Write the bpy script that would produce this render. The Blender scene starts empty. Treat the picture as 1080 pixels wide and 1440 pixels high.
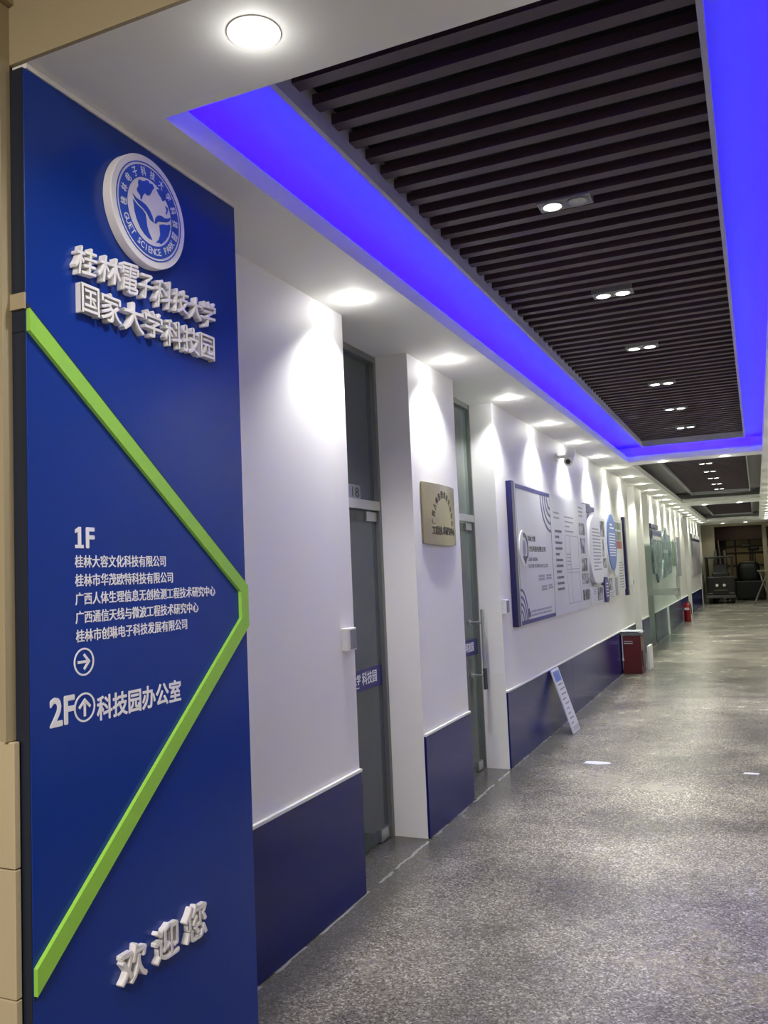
import bpy, bmesh, math, random
from mathutils import Matrix, Vector
PI = math.pi
random.seed(7)
S = bpy.context.scene
COL = S.collection

# ------------------------------------------------------------------ camera
cam_d = bpy.data.cameras.new('camera')
cam_d.sensor_fit = 'VERTICAL'; cam_d.sensor_height = 36; cam_d.lens = 1188.05 / 1440 * 36
cam_d.clip_start = 0.02; cam_d.clip_end = 200
cam = bpy.data.objects.new('camera', cam_d); COL.objects.link(cam)
psi, th, ph = math.radians(23.62943), math.radians(4.22329), math.radians(-2.43436)
fwd = Vector((-math.sin(psi) * math.cos(th), math.cos(psi) * math.cos(th), math.sin(th)))
r0 = Vector((math.cos(psi), math.sin(psi), 0)); u0 = r0.cross(fwd)
rr = math.cos(ph) * r0 + math.sin(ph) * u0
uu = -math.sin(ph) * r0 + math.cos(ph) * u0
M = Matrix((rr, uu, -fwd)).transposed().to_4x4(); M.translation = Vector((1.867, 0, 1.55))
cam.matrix_world = M
S.camera = cam

# ------------------------------------------------------------------ world, exposure, large lights
w = bpy.data.worlds.new('world'); S.world = w; w.use_nodes = True
w.node_tree.nodes['Background'].inputs[0].default_value = (0.5, 0.5, 0.55, 1)
w.node_tree.nodes['Background'].inputs[1].default_value = 0.05
S.view_settings.view_transform = 'Standard'; S.view_settings.look = 'None'
S.view_settings.gamma = 1; S.view_settings.use_curve_mapping = False
S.view_settings.exposure = 0.36
S.render.film_transparent = False
S.cycles.max_bounces = 8; S.cycles.diffuse_bounces = 5; S.cycles.glossy_bounces = 4
S.cycles.transparent_max_bounces = 12

SPOT_W = 84.0          # wall-washing downlights
BEAM_W = 40.0
TWIN_W = 190.0
COVE = 8.5            # blue led strip, W per metre
COVE_COL = (0.012, 0.0, 1.0)

def area(name, loc, rot, sx, sy, power, col, parent=None):
    l = bpy.data.lights.new(name, 'AREA'); l.shape = 'RECTANGLE'; l.size = sx; l.size_y = sy
    l.energy = power; l.color = col
    o = bpy.data.objects.new(name, l); COL.objects.link(o); o.location = loc; o.rotation_euler = rot
    if parent: o.parent = parent
    return o
# lobby behind the camera: one warm ceiling light panel
area('lobby_ceiling_light', (1.2, -1.6, 3.52), (0, 0, 0), 1.6, 1.2, 190, (1.0, 0.93, 0.84))
# unseen fill lamp added in the dim room beyond the end of the corridor
area('store_room_fill', (1.5, 36.5, 3.0), (0, 0, 0), 1.0, 1.0, 5, (1.0, 0.85, 0.6))
# offices behind the two glass doors
area('dark_office_fill', (-2.2, 3.6, 2.8), (0, 0, 0), 0.5, 0.5, 16, (0.75, 0.9, 1.0))  # unseen fill, added to lift the dark glass of the first door
area('lit_office_light', (-1.6, 6.6, 2.8), (0, 0, 0), 1.0, 1.0, 40, (0.86, 1.0, 0.92))

# ------------------------------------------------------------------ materials
def mat(name, col, rough=0.5, metal=0.0, spec=0.5, bump=0.0, bscale=60, var=0.0, vscale=3.0, emit=None, estr=0.0):
    m = bpy.data.materials.new(name); m.use_nodes = True
    nt = m.node_tree; b = nt.nodes['Principled BSDF']
    b.inputs['Base Color'].default_value = (*col, 1); b.inputs['Roughness'].default_value = rough
    b.inputs['Metallic'].default_value = metal; b.inputs['Specular IOR Level'].default_value = spec
    tc = nt.nodes.new('ShaderNodeTexCoord')
    if var > 0:
        n = nt.nodes.new('ShaderNodeTexNoise'); n.inputs['Scale'].default_value = vscale; n.inputs['Detail'].default_value = 5
        nt.links.new(tc.outputs['Object'], n.inputs['Vector'])
        mx = nt.nodes.new('ShaderNodeMix'); mx.data_type = 'RGBA'
        mx.inputs[6].default_value = (*[c * (1 - var) for c in col], 1); mx.inputs[7].default_value = (*[min(1, c * (1 + var)) for c in col], 1)
        nt.links.new(n.outputs['Fac'], mx.inputs[0]); nt.links.new(mx.outputs[2], b.inputs['Base Color'])
    if bump > 0:
        n2 = nt.nodes.new('ShaderNodeTexNoise'); n2.inputs['Scale'].default_value = bscale
        nt.links.new(tc.outputs['Object'], n2.inputs['Vector'])
        bp = nt.nodes.new('ShaderNodeBump'); bp.inputs['Strength'].default_value = bump; bp.inputs['Distance'].default_value = 0.004
        nt.links.new(n2.outputs['Fac'], bp.inputs['Height']); nt.links.new(bp.outputs['Normal'], b.inputs['Normal'])
    if emit:
        b.inputs['Emission Color'].default_value = (*emit, 1); b.inputs['Emission Strength'].default_value = estr
    return m

def glass_mat(name, tint, rough=0.02, haze=0.0, hazecol=(0.6, 0.65, 0.63)):
    m = bpy.data.materials.new(name); m.use_nodes = True; nt = m.node_tree
    for n in list(nt.nodes):
        if n.type != 'OUTPUT_MATERIAL': nt.nodes.remove(n)
    out = [n for n in nt.nodes if n.type == 'OUTPUT_MATERIAL'][0]
    tr = nt.nodes.new('ShaderNodeBsdfTransparent'); tr.inputs[0].default_value = (*tint, 1)
    gl = nt.nodes.new('ShaderNodeBsdfGlossy'); gl.inputs['Roughness'].default_value = rough
    df = nt.nodes.new('ShaderNodeBsdfDiffuse'); df.inputs[0].default_value = (*hazecol, 1)
    m1 = nt.nodes.new('ShaderNodeMixShader'); m1.inputs[0].default_value = haze
    m2 = nt.nodes.new('ShaderNodeMixShader'); fr = nt.nodes.new('ShaderNodeFresnel'); fr.inputs[0].default_value = 1.5
    nt.links.new(tr.outputs[0], m1.inputs[1]); nt.links.new(df.outputs[0], m1.inputs[2])
    nt.links.new(fr.outputs[0], m2.inputs[0]); nt.links.new(m1.outputs[0], m2.inputs[1]); nt.links.new(gl.outputs[0], m2.inputs[2])
    nt.links.new(m2.outputs[0], out.inputs[0])
    return m

def photo_mat(name, a, b, c, scale=9):
    m = bpy.data.materials.new(name); m.use_nodes = True; nt = m.node_tree; p = nt.nodes['Principled BSDF']
    p.inputs['Roughness'].default_value = 0.4
    tc = nt.nodes.new('ShaderNodeTexCoord'); n = nt.nodes.new('ShaderNodeTexNoise'); n.inputs['Scale'].default_value = scale
    n.inputs['Detail'].default_value = 6
    nt.links.new(tc.outputs['Object'], n.inputs['Vector'])
    r = nt.nodes.new('ShaderNodeValToRGB'); e = r.color_ramp.elements
    e[0].position = 0.38; e[0].color = (*a, 1); e[1].position = 0.62; e[1].color = (*c, 1)
    k = e.new(0.5); k.color = (*b, 1)
    nt.links.new(n.outputs['Fac'], r.inputs[0]); nt.links.new(r.outputs[0], p.inputs['Base Color'])
    return m

WHITE = mat('white_paint', (0.80, 0.79, 0.78), 0.55, var=0.02, vscale=2, bump=0.12, bscale=45)
CEILW = mat('ceiling_paint', (0.82, 0.82, 0.79), 0.7, var=0.02, vscale=1.5, bump=0.08, bscale=30)
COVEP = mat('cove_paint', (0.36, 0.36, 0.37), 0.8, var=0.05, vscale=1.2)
BEIGE = mat('beige_paint', (0.36, 0.30, 0.19), 0.7, var=0.05, vscale=2, bump=0.1, bscale=25)
TILE = mat('cream_tile', (0.50, 0.42, 0.28), 0.3, var=0.05, vscale=5)
GROUT = mat('grout', (0.75, 0.68, 0.5), 0.8)
SIGNBLUE = mat('sign_blue', (0.006, 0.036, 0.27), 0.27, spec=0.35, var=0.03, vscale=1)
SIGNEDGE = mat('sign_edge_dark', (0.012, 0.018, 0.035), 0.35)
PANELBLUE = mat('wainscot_blue', (0.005, 0.008, 0.125), 0.22, spec=0.32, var=0.06, vscale=2)
LETTER = mat('letter_white', (0.82, 0.80, 0.80), 0.4)
PRINT = mat('print_white', (0.86, 0.86, 0.88), 0.45)
GREEN = mat('lime_green', (0.30, 0.62, 0.07), 0.4)
BLACK = mat('black_gap_and_shadow', (0.004, 0.006, 0.01), 0.6)
EMBBLUE = mat('emblem_blue', (0.03, 0.09, 0.50), 0.4)
SLAT = mat('dark_slat', (0.050, 0.028, 0.046), 0.5, var=0.15, vscale=30)
BACKING = mat('dark_backing', (0.006, 0.004, 0.006), 0.9)
FRAMEW = mat('grille_frame_paint', (0.42, 0.42, 0.45), 0.5)
METAL = mat('brushed_steel', (0.55, 0.56, 0.56), 0.3, metal=0.9)
ALU = mat('aluminium_frame', (0.20, 0.21, 0.20), 0.4, metal=0.5)
DARKMETAL = mat('dark_steel', (0.10, 0.10, 0.10), 0.4, metal=0.6)
GLOW = mat('lamp_diffuser', (1, 1, 1), 0.5, emit=(1.0, 0.98, 0.92), estr=9)
DIMGLOW = mat('unlit_reflector', (0.5, 0.5, 0.5), 0.25, metal=0.8)
LEDMAT = mat('led_blue', (0.2, 0.1, 1), 0.5, emit=COVE_COL, estr=4)
GREYPL = mat('grey_plastic', (0.20, 0.20, 0.21), 0.4)
LPLASTIC = mat('light_plastic', (0.70, 0.70, 0.70), 0.4)
BLACKPL = mat('dark_plastic', (0.03, 0.03, 0.035), 0.3)
BRASS = mat('brushed_brass', (0.33, 0.29, 0.17), 0.24, metal=0.8, var=0.12, vscale=6)
INK = mat('dark_ink', (0.02, 0.018, 0.015), 0.5)
NAVY = mat('navy_edge', (0.008, 0.008, 0.07), 0.3)
INDIGO = mat('indigo_print', (0.035, 0.032, 0.20), 0.35)
BOARDW = mat('board_white', (0.66, 0.67, 0.70), 0.3, var=0.01)
BOARDW2 = mat('sheet_white', (0.72, 0.73, 0.75), 0.35)
TXT = mat('text_grey', (0.13, 0.12, 0.16), 0.5)
TXTL = mat('text_pale', (0.34, 0.33, 0.40), 0.5)
BOARDBLUE = mat('oval_blue', (0.075, 0.14, 0.45), 0.35)
RED = mat('cabinet_red', (0.075, 0.004, 0.008), 0.35)
EXTRED = mat('extinguisher_red', (0.24, 0.006, 0.01), 0.3)
PAPER = mat('paper', (0.50, 0.50, 0.58), 0.7)
PHOTO = photo_mat('photo_print', (0.02, 0.02, 0.03), (0.16, 0.16, 0.18), (0.5, 0.5, 0.52), 12)
PHOTO2 = photo_mat('photo_print_blue', (0.06, 0.10, 0.16), (0.20, 0.27, 0.36), (0.42, 0.5, 0.52), 5)
PHOTO3 = photo_mat('photo_print_pink', (0.12, 0.16, 0.18), (0.34, 0.30, 0.36), (0.5, 0.42, 0.44), 1.2)
PHOTOG = photo_mat('photo_print_green', (0.10, 0.14, 0.10), (0.2, 0.25, 0.2), (0.35, 0.38, 0.34), 8)
PREDP = mat('print_red', (0.36, 0.07, 0.07), 0.4)
BANDBLUE = mat('door_film_blue', (0.02, 0.02, 0.16), 0.4)
GLASS = glass_mat('clear_glass', (0.72, 0.78, 0.75))
GLASSD = glass_mat('grey_glass', (0.55, 0.62, 0.64), haze=0.22, hazecol=(0.40, 0.46, 0.50))
GLASSF = glass_mat('green_glass', (0.62, 0.74, 0.68), haze=0.18, hazecol=(0.55, 0.66, 0.6))
GLASSO = glass_mat('open_leaf_glass', (0.86, 0.93, 0.90), haze=0.05)
FROST = glass_mat('frosted_band', (0.55, 0.62, 0.60), rough=0.3, haze=0.5, hazecol=(0.5, 0.55, 0.53))
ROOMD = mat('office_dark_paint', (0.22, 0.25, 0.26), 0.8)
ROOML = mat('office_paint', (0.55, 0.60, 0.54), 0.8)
WOODD = mat('dark_wood', (0.035, 0.02, 0.015), 0.5, var=0.3, vscale=8)
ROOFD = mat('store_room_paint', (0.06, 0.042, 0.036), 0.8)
YELLOWP = mat('yellowed_pane', (0.40, 0.33, 0.16), 0.5, var=0.15, vscale=2)
TRUCK = mat('truck_paint', (0.008, 0.007, 0.006), 0.4)
RUBBER = mat('rubber', (0.01, 0.01, 0.01), 0.7)
LAMPG = mat('headlight_glass', (0.75, 0.75, 0.7), 0.15)
TARP = mat('black_tarpaulin', (0.006, 0.006, 0.008), 0.5, bump=0.4, bscale=8)
LADDER = mat('ladder_aluminium', (0.22, 0.21, 0.18), 0.35, metal=0.6)

def floor_material():
    m = bpy.data.materials.new('terrazzo'); m.use_nodes = True; nt = m.node_tree; b = nt.nodes['Principled BSDF']
    N = nt.nodes.new; Lk = nt.links.new
    tc = N('ShaderNodeTexCoord')
    vo = N('ShaderNodeTexVoronoi'); vo.inputs['Scale'].default_value = 130; Lk(tc.outputs['Object'], vo.inputs['Vector'])
    sep = N('ShaderNodeSeparateColor'); Lk(vo.outputs['Color'], sep.inputs[0])
    ramp = N('ShaderNodeValToRGB'); e = ramp.color_ramp.elements
    e[0].position = 0.0; e[0].color = (0.10, 0.094, 0.085, 1); e[1].position = 1.0; e[1].color = (0.52, 0.50, 0.46, 1)
    k = e.new(0.35); k.color = (0.19, 0.178, 0.16, 1); k = e.new(0.8); k.color = (0.30, 0.285, 0.26, 1)
    Lk(sep.outputs[0], ramp.inputs[0])
    n1 = N('ShaderNodeTexNoise'); n1.inputs['Scale'].default_value = 0.9; n1.inputs['Detail'].default_value = 8; n1.inputs['Roughness'].default_value = 0.65
    Lk(tc.outputs['Object'], n1.inputs['Vector'])
    r1 = N('ShaderNodeValToRGB'); r1.color_ramp.elements[0].position = 0.36; r1.color_ramp.elements[0].color = (0.42, 0.41, 0.41, 1)
    r1.color_ramp.elements[1].position = 0.60; r1.color_ramp.elements[1].color = (1.0, 0.98, 0.94, 1); Lk(n1.outputs['Fac'], r1.inputs[0])
    mul = N('ShaderNodeMix'); mul.data_type = 'RGBA'; mul.blend_type = 'MULTIPLY'; mul.inputs[0].default_value = 1
    Lk(ramp.outputs[0], mul.inputs[6]); Lk(r1.outputs[0], mul.inputs[7])
    # unpolished cement strip along the wall with a wavy edge, and a dusty plaster line at its foot
    sx = N('ShaderNodeSeparateXYZ'); Lk(tc.outputs['Object'], sx.inputs[0])
    n2 = N('ShaderNodeTexNoise'); n2.inputs['Scale'].default_value = 5; n2.inputs['Detail'].default_value = 6; Lk(tc.outputs['Object'], n2.inputs['Vector'])
    ma = N('ShaderNodeMath'); ma.operation = 'MULTIPLY_ADD'; ma.inputs[1].default_value = 0.10; Lk(n2.outputs['Fac'], ma.inputs[0]); Lk(sx.outputs[0], ma.inputs[2])
    mr = N('ShaderNodeMapRange'); mr.inputs['From Min'].default_value = 0.18; mr.inputs['From Max'].default_value = 0.34
    mr.inputs['To Min'].default_value = 1; mr.inputs['To Max'].default_value = 0; Lk(ma.outputs[0], mr.inputs['Value'])
    mm = N('ShaderNodeMath'); mm.operation = 'MULTIPLY'; mm.inputs[1].default_value = 0.75; Lk(mr.outputs[0], mm.inputs[0])
    mx = N('ShaderNodeMix'); mx.data_type = 'RGBA'; mx.inputs[7].default_value = (0.075, 0.074, 0.07, 1)
    Lk(mm.outputs[0], mx.inputs[0]); Lk(mul.outputs[2], mx.inputs[6])
    mr2 = N('ShaderNodeMath'); mr2.operation = 'COMPARE'; mr2.inputs[1].default_value = 0.068; mr2.inputs[2].default_value = 0.010; 
    n3 = N('ShaderNodeTexNoise'); n3.inputs['Scale'].default_value = 9; n3.inputs['Detail'].default_value = 5; Lk(tc.outputs['Object'], n3.inputs['Vector'])
    md = N('ShaderNodeMath'); md.operation = 'MULTIPLY_ADD'; md.inputs[1].default_value = 0.05; Lk(n3.outputs['Fac'], md.inputs[0]); Lk(sx.outputs[0], md.inputs[2])
    Lk(md.outputs[0], mr2.inputs[0]); mr2.inputs[1].default_value = 0.040; mr2.inputs[2].default_value = 0.008
    md2 = N('ShaderNodeMath'); md2.operation = 'GREATER_THAN'; md2.inputs[1].default_value = 0.45; Lk(n2.outputs['Fac'], md2.inputs[0])
    md3 = N('ShaderNodeMath'); md3.operation = 'MULTIPLY'; Lk(mr2.outputs[0], md3.inputs[0]); Lk(md2.outputs[0], md3.inputs[1])
    mx2 = N('ShaderNodeMix'); mx2.data_type = 'RGBA'; mx2.inputs[7].default_value = (0.27, 0.27, 0.26, 1)
    Lk(md3.outputs[0], mx2.inputs[0]); Lk(mx.outputs[2], mx2.inputs[6]); Lk(mx2.outputs[2], b.inputs['Base Color'])
    rr_ = N('ShaderNodeMapRange'); rr_.inputs['To Min'].default_value = 0.19; rr_.inputs['To Max'].default_value = 0.33; Lk(n1.outputs['Fac'], rr_.inputs['Value'])
    Lk(rr_.outputs[0], b.inputs['Roughness'])
    bp = N('ShaderNodeBump'); bp.inputs['Strength'].default_value = 0.15; bp.inputs['Distance'].default_value = 0.002
    Lk(vo.outputs['Distance'], bp.inputs['Height']); Lk(bp.outputs[0], b.inputs['Normal'])
    return m
TERRAZZO = floor_material()

# ------------------------------------------------------------------ mesh helpers
class MB:
    def __init__(s): s.v = []; s.f = []; s.mi = []; s.mats = []
    def m(s, mt):
        if mt not in s.mats: s.mats.append(mt)
        return s.mats.index(mt)
    def add(s, vs, fs, mt=None):
        o = len(s.v); s.v += [tuple(x) for x in vs]; i = s.m(mt) if mt else 0
        for f in fs: s.f.append([o + k for k in f]); s.mi.append(i)
        return s
    def box(s, x0, x1, y0, y1, z0, z1, mt=None):
        vs = [(x, y, z) for x in (x0, x1) for y in (y0, y1) for z in (z0, z1)]
        return s.add(vs, [(0, 1, 3, 2), (4, 6, 7, 5), (0, 4, 5, 1), (2, 3, 7, 6), (0, 2, 6, 4), (1, 5, 7, 3)], mt)
    def prism(s, pts, x0, x1, mt=None):           # pts in (y, z), thickness along x
        a = sum(pts[i][0] * pts[(i + 1) % len(pts)][1] - pts[(i + 1) % len(pts)][0] * pts[i][1] for i in range(len(pts)))
        if a < 0: pts = pts[::-1]
        n = len(pts)
        vs = [(x0, *p) for p in pts] + [(x1, *p) for p in pts]
        return s.add(vs, [tuple(range(n - 1, -1, -1)), tuple(range(n, 2 * n))] + [(i, (i + 1) % n, n + (i + 1) % n, n + i) for i in range(n)], mt)
    def ring(s, cy, cz, r0, r1, x0, x1, n=64, a0=0, a1=2 * PI, mt=None, sy=1.0):
        full = abs(a1 - a0 - 2 * PI) < 1e-6; k = n if full else n + 1
        vs = []
        for i in range(k):
            a = a0 + (a1 - a0) * i / n
            for r in (r0, r1):
                for x in (x0, x1): vs.append((x, cy + sy * r * math.cos(a), cz + r * math.sin(a)))
        fs = []
        for i in range(n):
            p = 4 * i; q = 4 * ((i + 1) % k)
            fs += [(p + 1, p + 3, q + 3, q + 1), (p, q, q + 2, p + 2), (p + 2, q + 2, q + 3, p + 3), (p, p + 1, q + 1, q)]
        if not full:
            e = 4 * (k - 1); fs += [(0, 2, 3, 1), (e, e + 1, e + 3, e + 2)]
        return s.add(vs, fs, mt)
    def cyl(s, p0, p1, r0, r1=None, n=20, mt=None):
        r1 = r0 if r1 is None else r1
        p0, p1 = Vector(p0), Vector(p1); d = (p1 - p0).normalized()
        a = d.orthogonal().normalized(); b = d.cross(a)
        vs = [p0 + r0 * (math.cos(2 * PI * i / n) * a + math.sin(2 * PI * i / n) * b) for i in range(n)] + \
             [p1 + r1 * (math.cos(2 * PI * i / n) * a + math.sin(2 * PI * i / n) * b) for i in range(n)]
        return s.add(vs, [tuple(range(n - 1, -1, -1)), tuple(range(n, 2 * n))] + [(i, (i + 1) % n, n + (i + 1) % n, n + i) for i in range(n)], mt)
    def build(s, name, mt=None, parent=None, loc=None, bevel=0, smooth=False):
        me = bpy.data.meshes.new(name); me.from_pydata(s.v, [], s.f)
        ms = s.mats if s.mats else [mt]
        for q in ms: me.materials.append(q)
        for p, i in zip(me.polygons, s.mi): p.material_index = i; p.use_smooth = smooth
        me.update()
        o = bpy.data.objects.new(name, me); COL.objects.link(o)
        if parent: o.parent = parent
        if loc: o.location = loc
        if bevel:
            bv = o.modifiers.new('bevel', 'BEVEL'); bv.width = bevel; bv.segments = 2; bv.limit_method = 'ANGLE'
        return o

def tag(o, label=None, cat=None, group=None, kind=None):
    if label: o['label'] = label
    if cat: o['category'] = cat
    if group: o['group'] = group
    if kind: o['kind'] = kind
    return o
def empty(name, loc=(0, 0, 0), rot=(0, 0, 0), **k):
    o = bpy.data.objects.new(name, None); COL.objects.link(o); o.location = loc; o.rotation_euler = rot
    o.empty_display_size = 0.1
    return tag(o, **k)
def struct(name, mb, mt=None, **k): return tag(mb.build(name, mt, **k), kind='structure')
def share(o, parent, name=None, loc=None):
    c = o.copy(); COL.objects.link(c); c.parent = parent
    if loc: c.location = loc
    return c

tcurve = bpy.data.curves.new('type', 'FONT'); tobj = bpy.data.objects.new('type', tcurve); COL.objects.link(tobj)
def glyph_mesh(body, extrude, offset, spacing=1.0, bevel=0.0):
    tcurve.body = body; tcurve.extrude = extrude; tcurve.space_character = spacing; tcurve.resolution_u = 3
    tobj.update_tag(); dg = bpy.context.evaluated_depsgraph_get(); dg.update()
    me = bpy.data.meshes.new_from_object(tobj.evaluated_get(dg))
    if offset > 0:            # bolder strokes: the outline laid down again a little to each side
        vs = [v.co.copy() for v in me.vertices]; fs = [tuple(p.vertices) for p in me.polygons]; V = []; F = []
        for k, (dx, dy) in enumerate(((0, 0), (1, 0), (-1, 0), (0, 1), (0, -1), (.7, .7), (-.7, .7), (.7, -.7), (-.7, -.7))):
            o = len(V); V += [(v.x + dx * offset, v.y + dy * offset, v.z + (0.002 * k if v.z >= 0 else 0)) for v in vs]; F += [tuple(o + q for q in f) for f in fs]
        bpy.data.meshes.remove(me); me = bpy.data.meshes.new('glyphs'); me.from_pydata(V, [], F)
    return me
def text(name, body, x, y0, y1, z0, z1, mt, parent=None, depth=0.001, offset=0.0, spacing=1.0, shear=0.0, tilt=0.0, axis='x'):
    """writing fitted into the rectangle y0..y1, z0..z1 on the plane x, facing +x (axis='y': y0,y1 are x, facing -y)"""
    me = glyph_mesh(body, 0.02, offset, spacing)
    xs = [v.co.x for v in me.vertices]; ys = [v.co.y for v in me.vertices]; zs = [v.co.z for v in me.vertices]
    x_0, x_1, y_0, y_1, z_0, z_1 = min(xs), max(xs), min(ys), max(ys), min(zs), max(zs)
    for v in me.vertices:
        u = (v.co.x - x_0) / (x_1 - x_0); t = (v.co.y - y_0) / (y_1 - y_0); d = (v.co.z - z_0) / (z_1 - z_0)
        yy = y0 + (y1 - y0) * u + shear * (t - 0.5) * (z1 - z0); zz = z0 + (z1 - z0) * t + tilt * (u - 0.5) * (y1 - y0)
        v.co = (x + d * depth, yy, zz) if axis == 'x' else (yy, x - d * depth, zz)
    me.materials.clear(); me.materials.append(mt)
    for p in me.polygons: p.material_index = 0
    me.name = name
    o = bpy.data.objects.new(name, me); COL.objects.link(o)
    if parent: o.parent = parent
    return o
def arc_text(name, body, x, cy, cz, r, size, a0, a1, mt, parent, inward=False, offset=0.02, narrow=0.9):
    """single characters set around a circle, joined as one ring of lettering"""
    mb = MB(); n = len(body)
    for i, ch in enumerate(body):
        if ch == ' ': continue
        a = a0 + (a1 - a0) * i / (n - 1)
        me = glyph_mesh(ch, 0.0, offset)
        xs = [v.co.x for v in me.vertices]; ys = [v.co.y for v in me.vertices]
        if not xs: continue
        cx = (min(xs) + max(xs)) / 2; cyy = (min(ys) + max(ys)) / 2; sc = size / (max(ys) - min(ys))
        rot = (a - PI / 2) if not inward else (a + PI / 2)
        vs = []
        for v in me.vertices:
            px = (v.co.x - cx) * sc * narrow; py = (v.co.y - cyy) * sc
            vs.append((x + 0.03 * v.co.z, cy + r * math.cos(a) + px * math.cos(rot) - py * math.sin(rot), cz + r * math.sin(a) + px * math.sin(rot) + py * math.cos(rot)))
        mb.add(vs, [tuple(p.vertices) for p in me.polygons])
        bpy.data.meshes.remove(me)
    return tag(mb.build(name, mt, parent), kind='stuff')
def lines(name, x, y0, y1, z0, z1, rows, mt, parent, thick=0.35, words=5, seed=1):
    """rows of print too small to read: short word-like dashes"""
    rnd = random.Random(seed); mb = MB()
    for i in range(rows):
        zc = z1 - (z1 - z0) * (i + 0.5) / rows; h = (z1 - z0) / rows * thick / 2
        y = y0
        end = y1 if rnd.random() < 0.75 else y0 + (y1 - y0) * rnd.uniform(0.5, 0.9)
        while y < end - 0.005:
            wd = (y1 - y0) / words * rnd.uniform(0.6, 1.2); ye = min(end, y + wd)
            mb.box(x, x + 0.0012, y, ye, zc - h, zc + h); y = ye + (y1 - y0) * 0.02
    return mb.build(name, mt, parent)

H = 2.888      # underside of the soffit
# ------------------------------------------------------------------ structure
fl = MB(); fl.box(-3.6, 4.6, -4.0, 41.0, -0.1, 0.0); struct('floor', fl, TERRAZZO)

REC = [(3.83, 4.71), (5.56, 6.50), (14.15, 15.07), (16.05, 17.0), (25.5, 27.1), (31.9, 32.7)]   # doorways in the left wall
segs = []; y = 2.48
for a, b in REC: segs.append((y, a)); y = b
segs.append((y, 34.0))
wl = MB()
for a, b in segs: wl.box(-0.30, 0.0, a, b, 0, 3.3)
wall_left = struct('wall_left', wl, WHITE)
# blocked doorways further down the corridor get a plain closed back
bk = MB()
for a, b in REC[2:]: bk.box(-0.34, -0.27, a, b, 0, 3.2)
struct('wall_left_recess', bk, WHITE)
# wainscot sheets, each a piece of the wall, with a white capping strip
sheets = [(2.48, 3.83), (4.71, 5.56)] + [(6.50, 9.0), (9.0, 11.55), (11.55, 14.15)] + [(15.07, 16.05)] + \
         [(17.0, 19.3), (19.62, 22.6), (22.6, 25.5), (27.1, 29.5), (29.5, 31.9)]
for i, (a, b) in enumerate(sheets):
    g = 0.0025
    mb = MB(); mb.box(0.0, 0.014, a + g, b - g, 0.004, 0.585); mb.build('wainscot_panel', PANELBLUE, wall_left)
    mb = MB(); mb.box(0.0, 0.016, a, b, 0.587, 0.600); mb.build('wainscot_cap', WHITE, wall_left)
wr = MB(); wr.box(2.42, 2.7, 1.53, 34.0, 0, 3.3); wall_right = struct('wall_right', wr, WHITE)
for k in range(13):
    mb = MB(); mb.box(2.406, 2.42, 1.56 + 2.49 * k, 1.56 + 2.49 * k + 2.485, 0.004, 0.585); mb.build('wainscot_panel', PANELBLUE, wall_right)

# soffit: strips and cross beams, openings for the slat panels
BAYS = [(1.915, 11.49), (11.87, 20.3), (21.7, 30.4)]
OX0, OX1 = 0.392, 2.02
ce = MB()
ce.box(-0.30, OX0, 1.541, 34.0, H, 2.965); ce.box(OX1, 2.42, 1.541, 34.0, H, 2.965)
yy = 1.541
for a, b in BAYS: ce.box(OX0, OX1, yy, a, H, 2.965); yy = b
ce.box(OX0, OX1, yy, 34.0, H, 2.965)
for a, b in ((11.80, 11.86), (20.9, 21.1), (31, 31.2)): ce.box(-0.3, 2.42, a, b, 2.965, 3.12)
struct('ceiling', ce, CEILW)
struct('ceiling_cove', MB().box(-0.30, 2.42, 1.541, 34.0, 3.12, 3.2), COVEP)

# pier and bulkhead at the mouth of the corridor
wf = MB(); wf.box(-2.6, 0.195, 1.53, 2.48, 0, 3.7); wf.box(0.195, 2.42, 1.53, 1.541, H, 3.7)
wf.box(2.42, 4.6, 1.53, 1.8, 0, 3.7)
wall_front = struct('wall_front', wf, BEIGE)
tl = MB(); tl.box(-2.6, 0.2, 1.526, 1.53, 0, 1.17); tl.build('tile_bed', GROUT, wall_front)
for c in range(3):
    for r in range(4):
        x1 = 0.222 - 0.6 * c; z0 = 0.003 + 0.297 * r
        mb = MB(); mb.box(x1 - 0.597, x1, 1.508, 1.526, z0, z0 + 0.294); mb.build('tile', TILE, wall_front, bevel=0.002)
mb = MB(); mb.box(-2.6, 0.222, 1.5, 1.53, 3.045, 3.068); mb.build('ledge', BEIGE, wall_front)
mb = MB(); mb.box(0.195, 0.206, 1.50, 1.53, 1.19, 3.04); mb.build('edge_strip', BEIGE, wall_front)
lb = MB(); lb.box(-2.7, -2.6, -4.0, 1.6, 0, 3.7); lb.box(4.6, 4.7, -4, 1.6, 0, 3.7); lb.box(-2.7, 4.7, -4.1, -4.0, 0, 3.7); lb.box(-2.7, 4.7, -4.1, 1.62, 3.6, 3.75)
struct('wall_lobby', lb, BEIGE)

# offices behind the first two doors
def room(name, x0, y0, y1, m, d0, d1):
    r = MB(); t = 0.05
    r.box(x0 - t, x0, y0, y1, 0, 3.2); r.box(x0, -0.30, y0 - t, y0, 0, 3.2); r.box(x0, -0.30, y1, y1 + t, 0, 3.2); r.box(x0, -0.30, y0, y1, 3.2, 3.25)
    r.box(-0.325, -0.302, y0, d0, 0, 3.2); r.box(-0.325, -0.302, d1, y1, 0, 3.2)
    return struct(name, r, m)
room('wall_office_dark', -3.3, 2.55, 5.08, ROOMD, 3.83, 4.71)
room('wall_office_lit', -3.3, 5.2, 8.6, ROOML, 5.56, 6.50)

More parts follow.
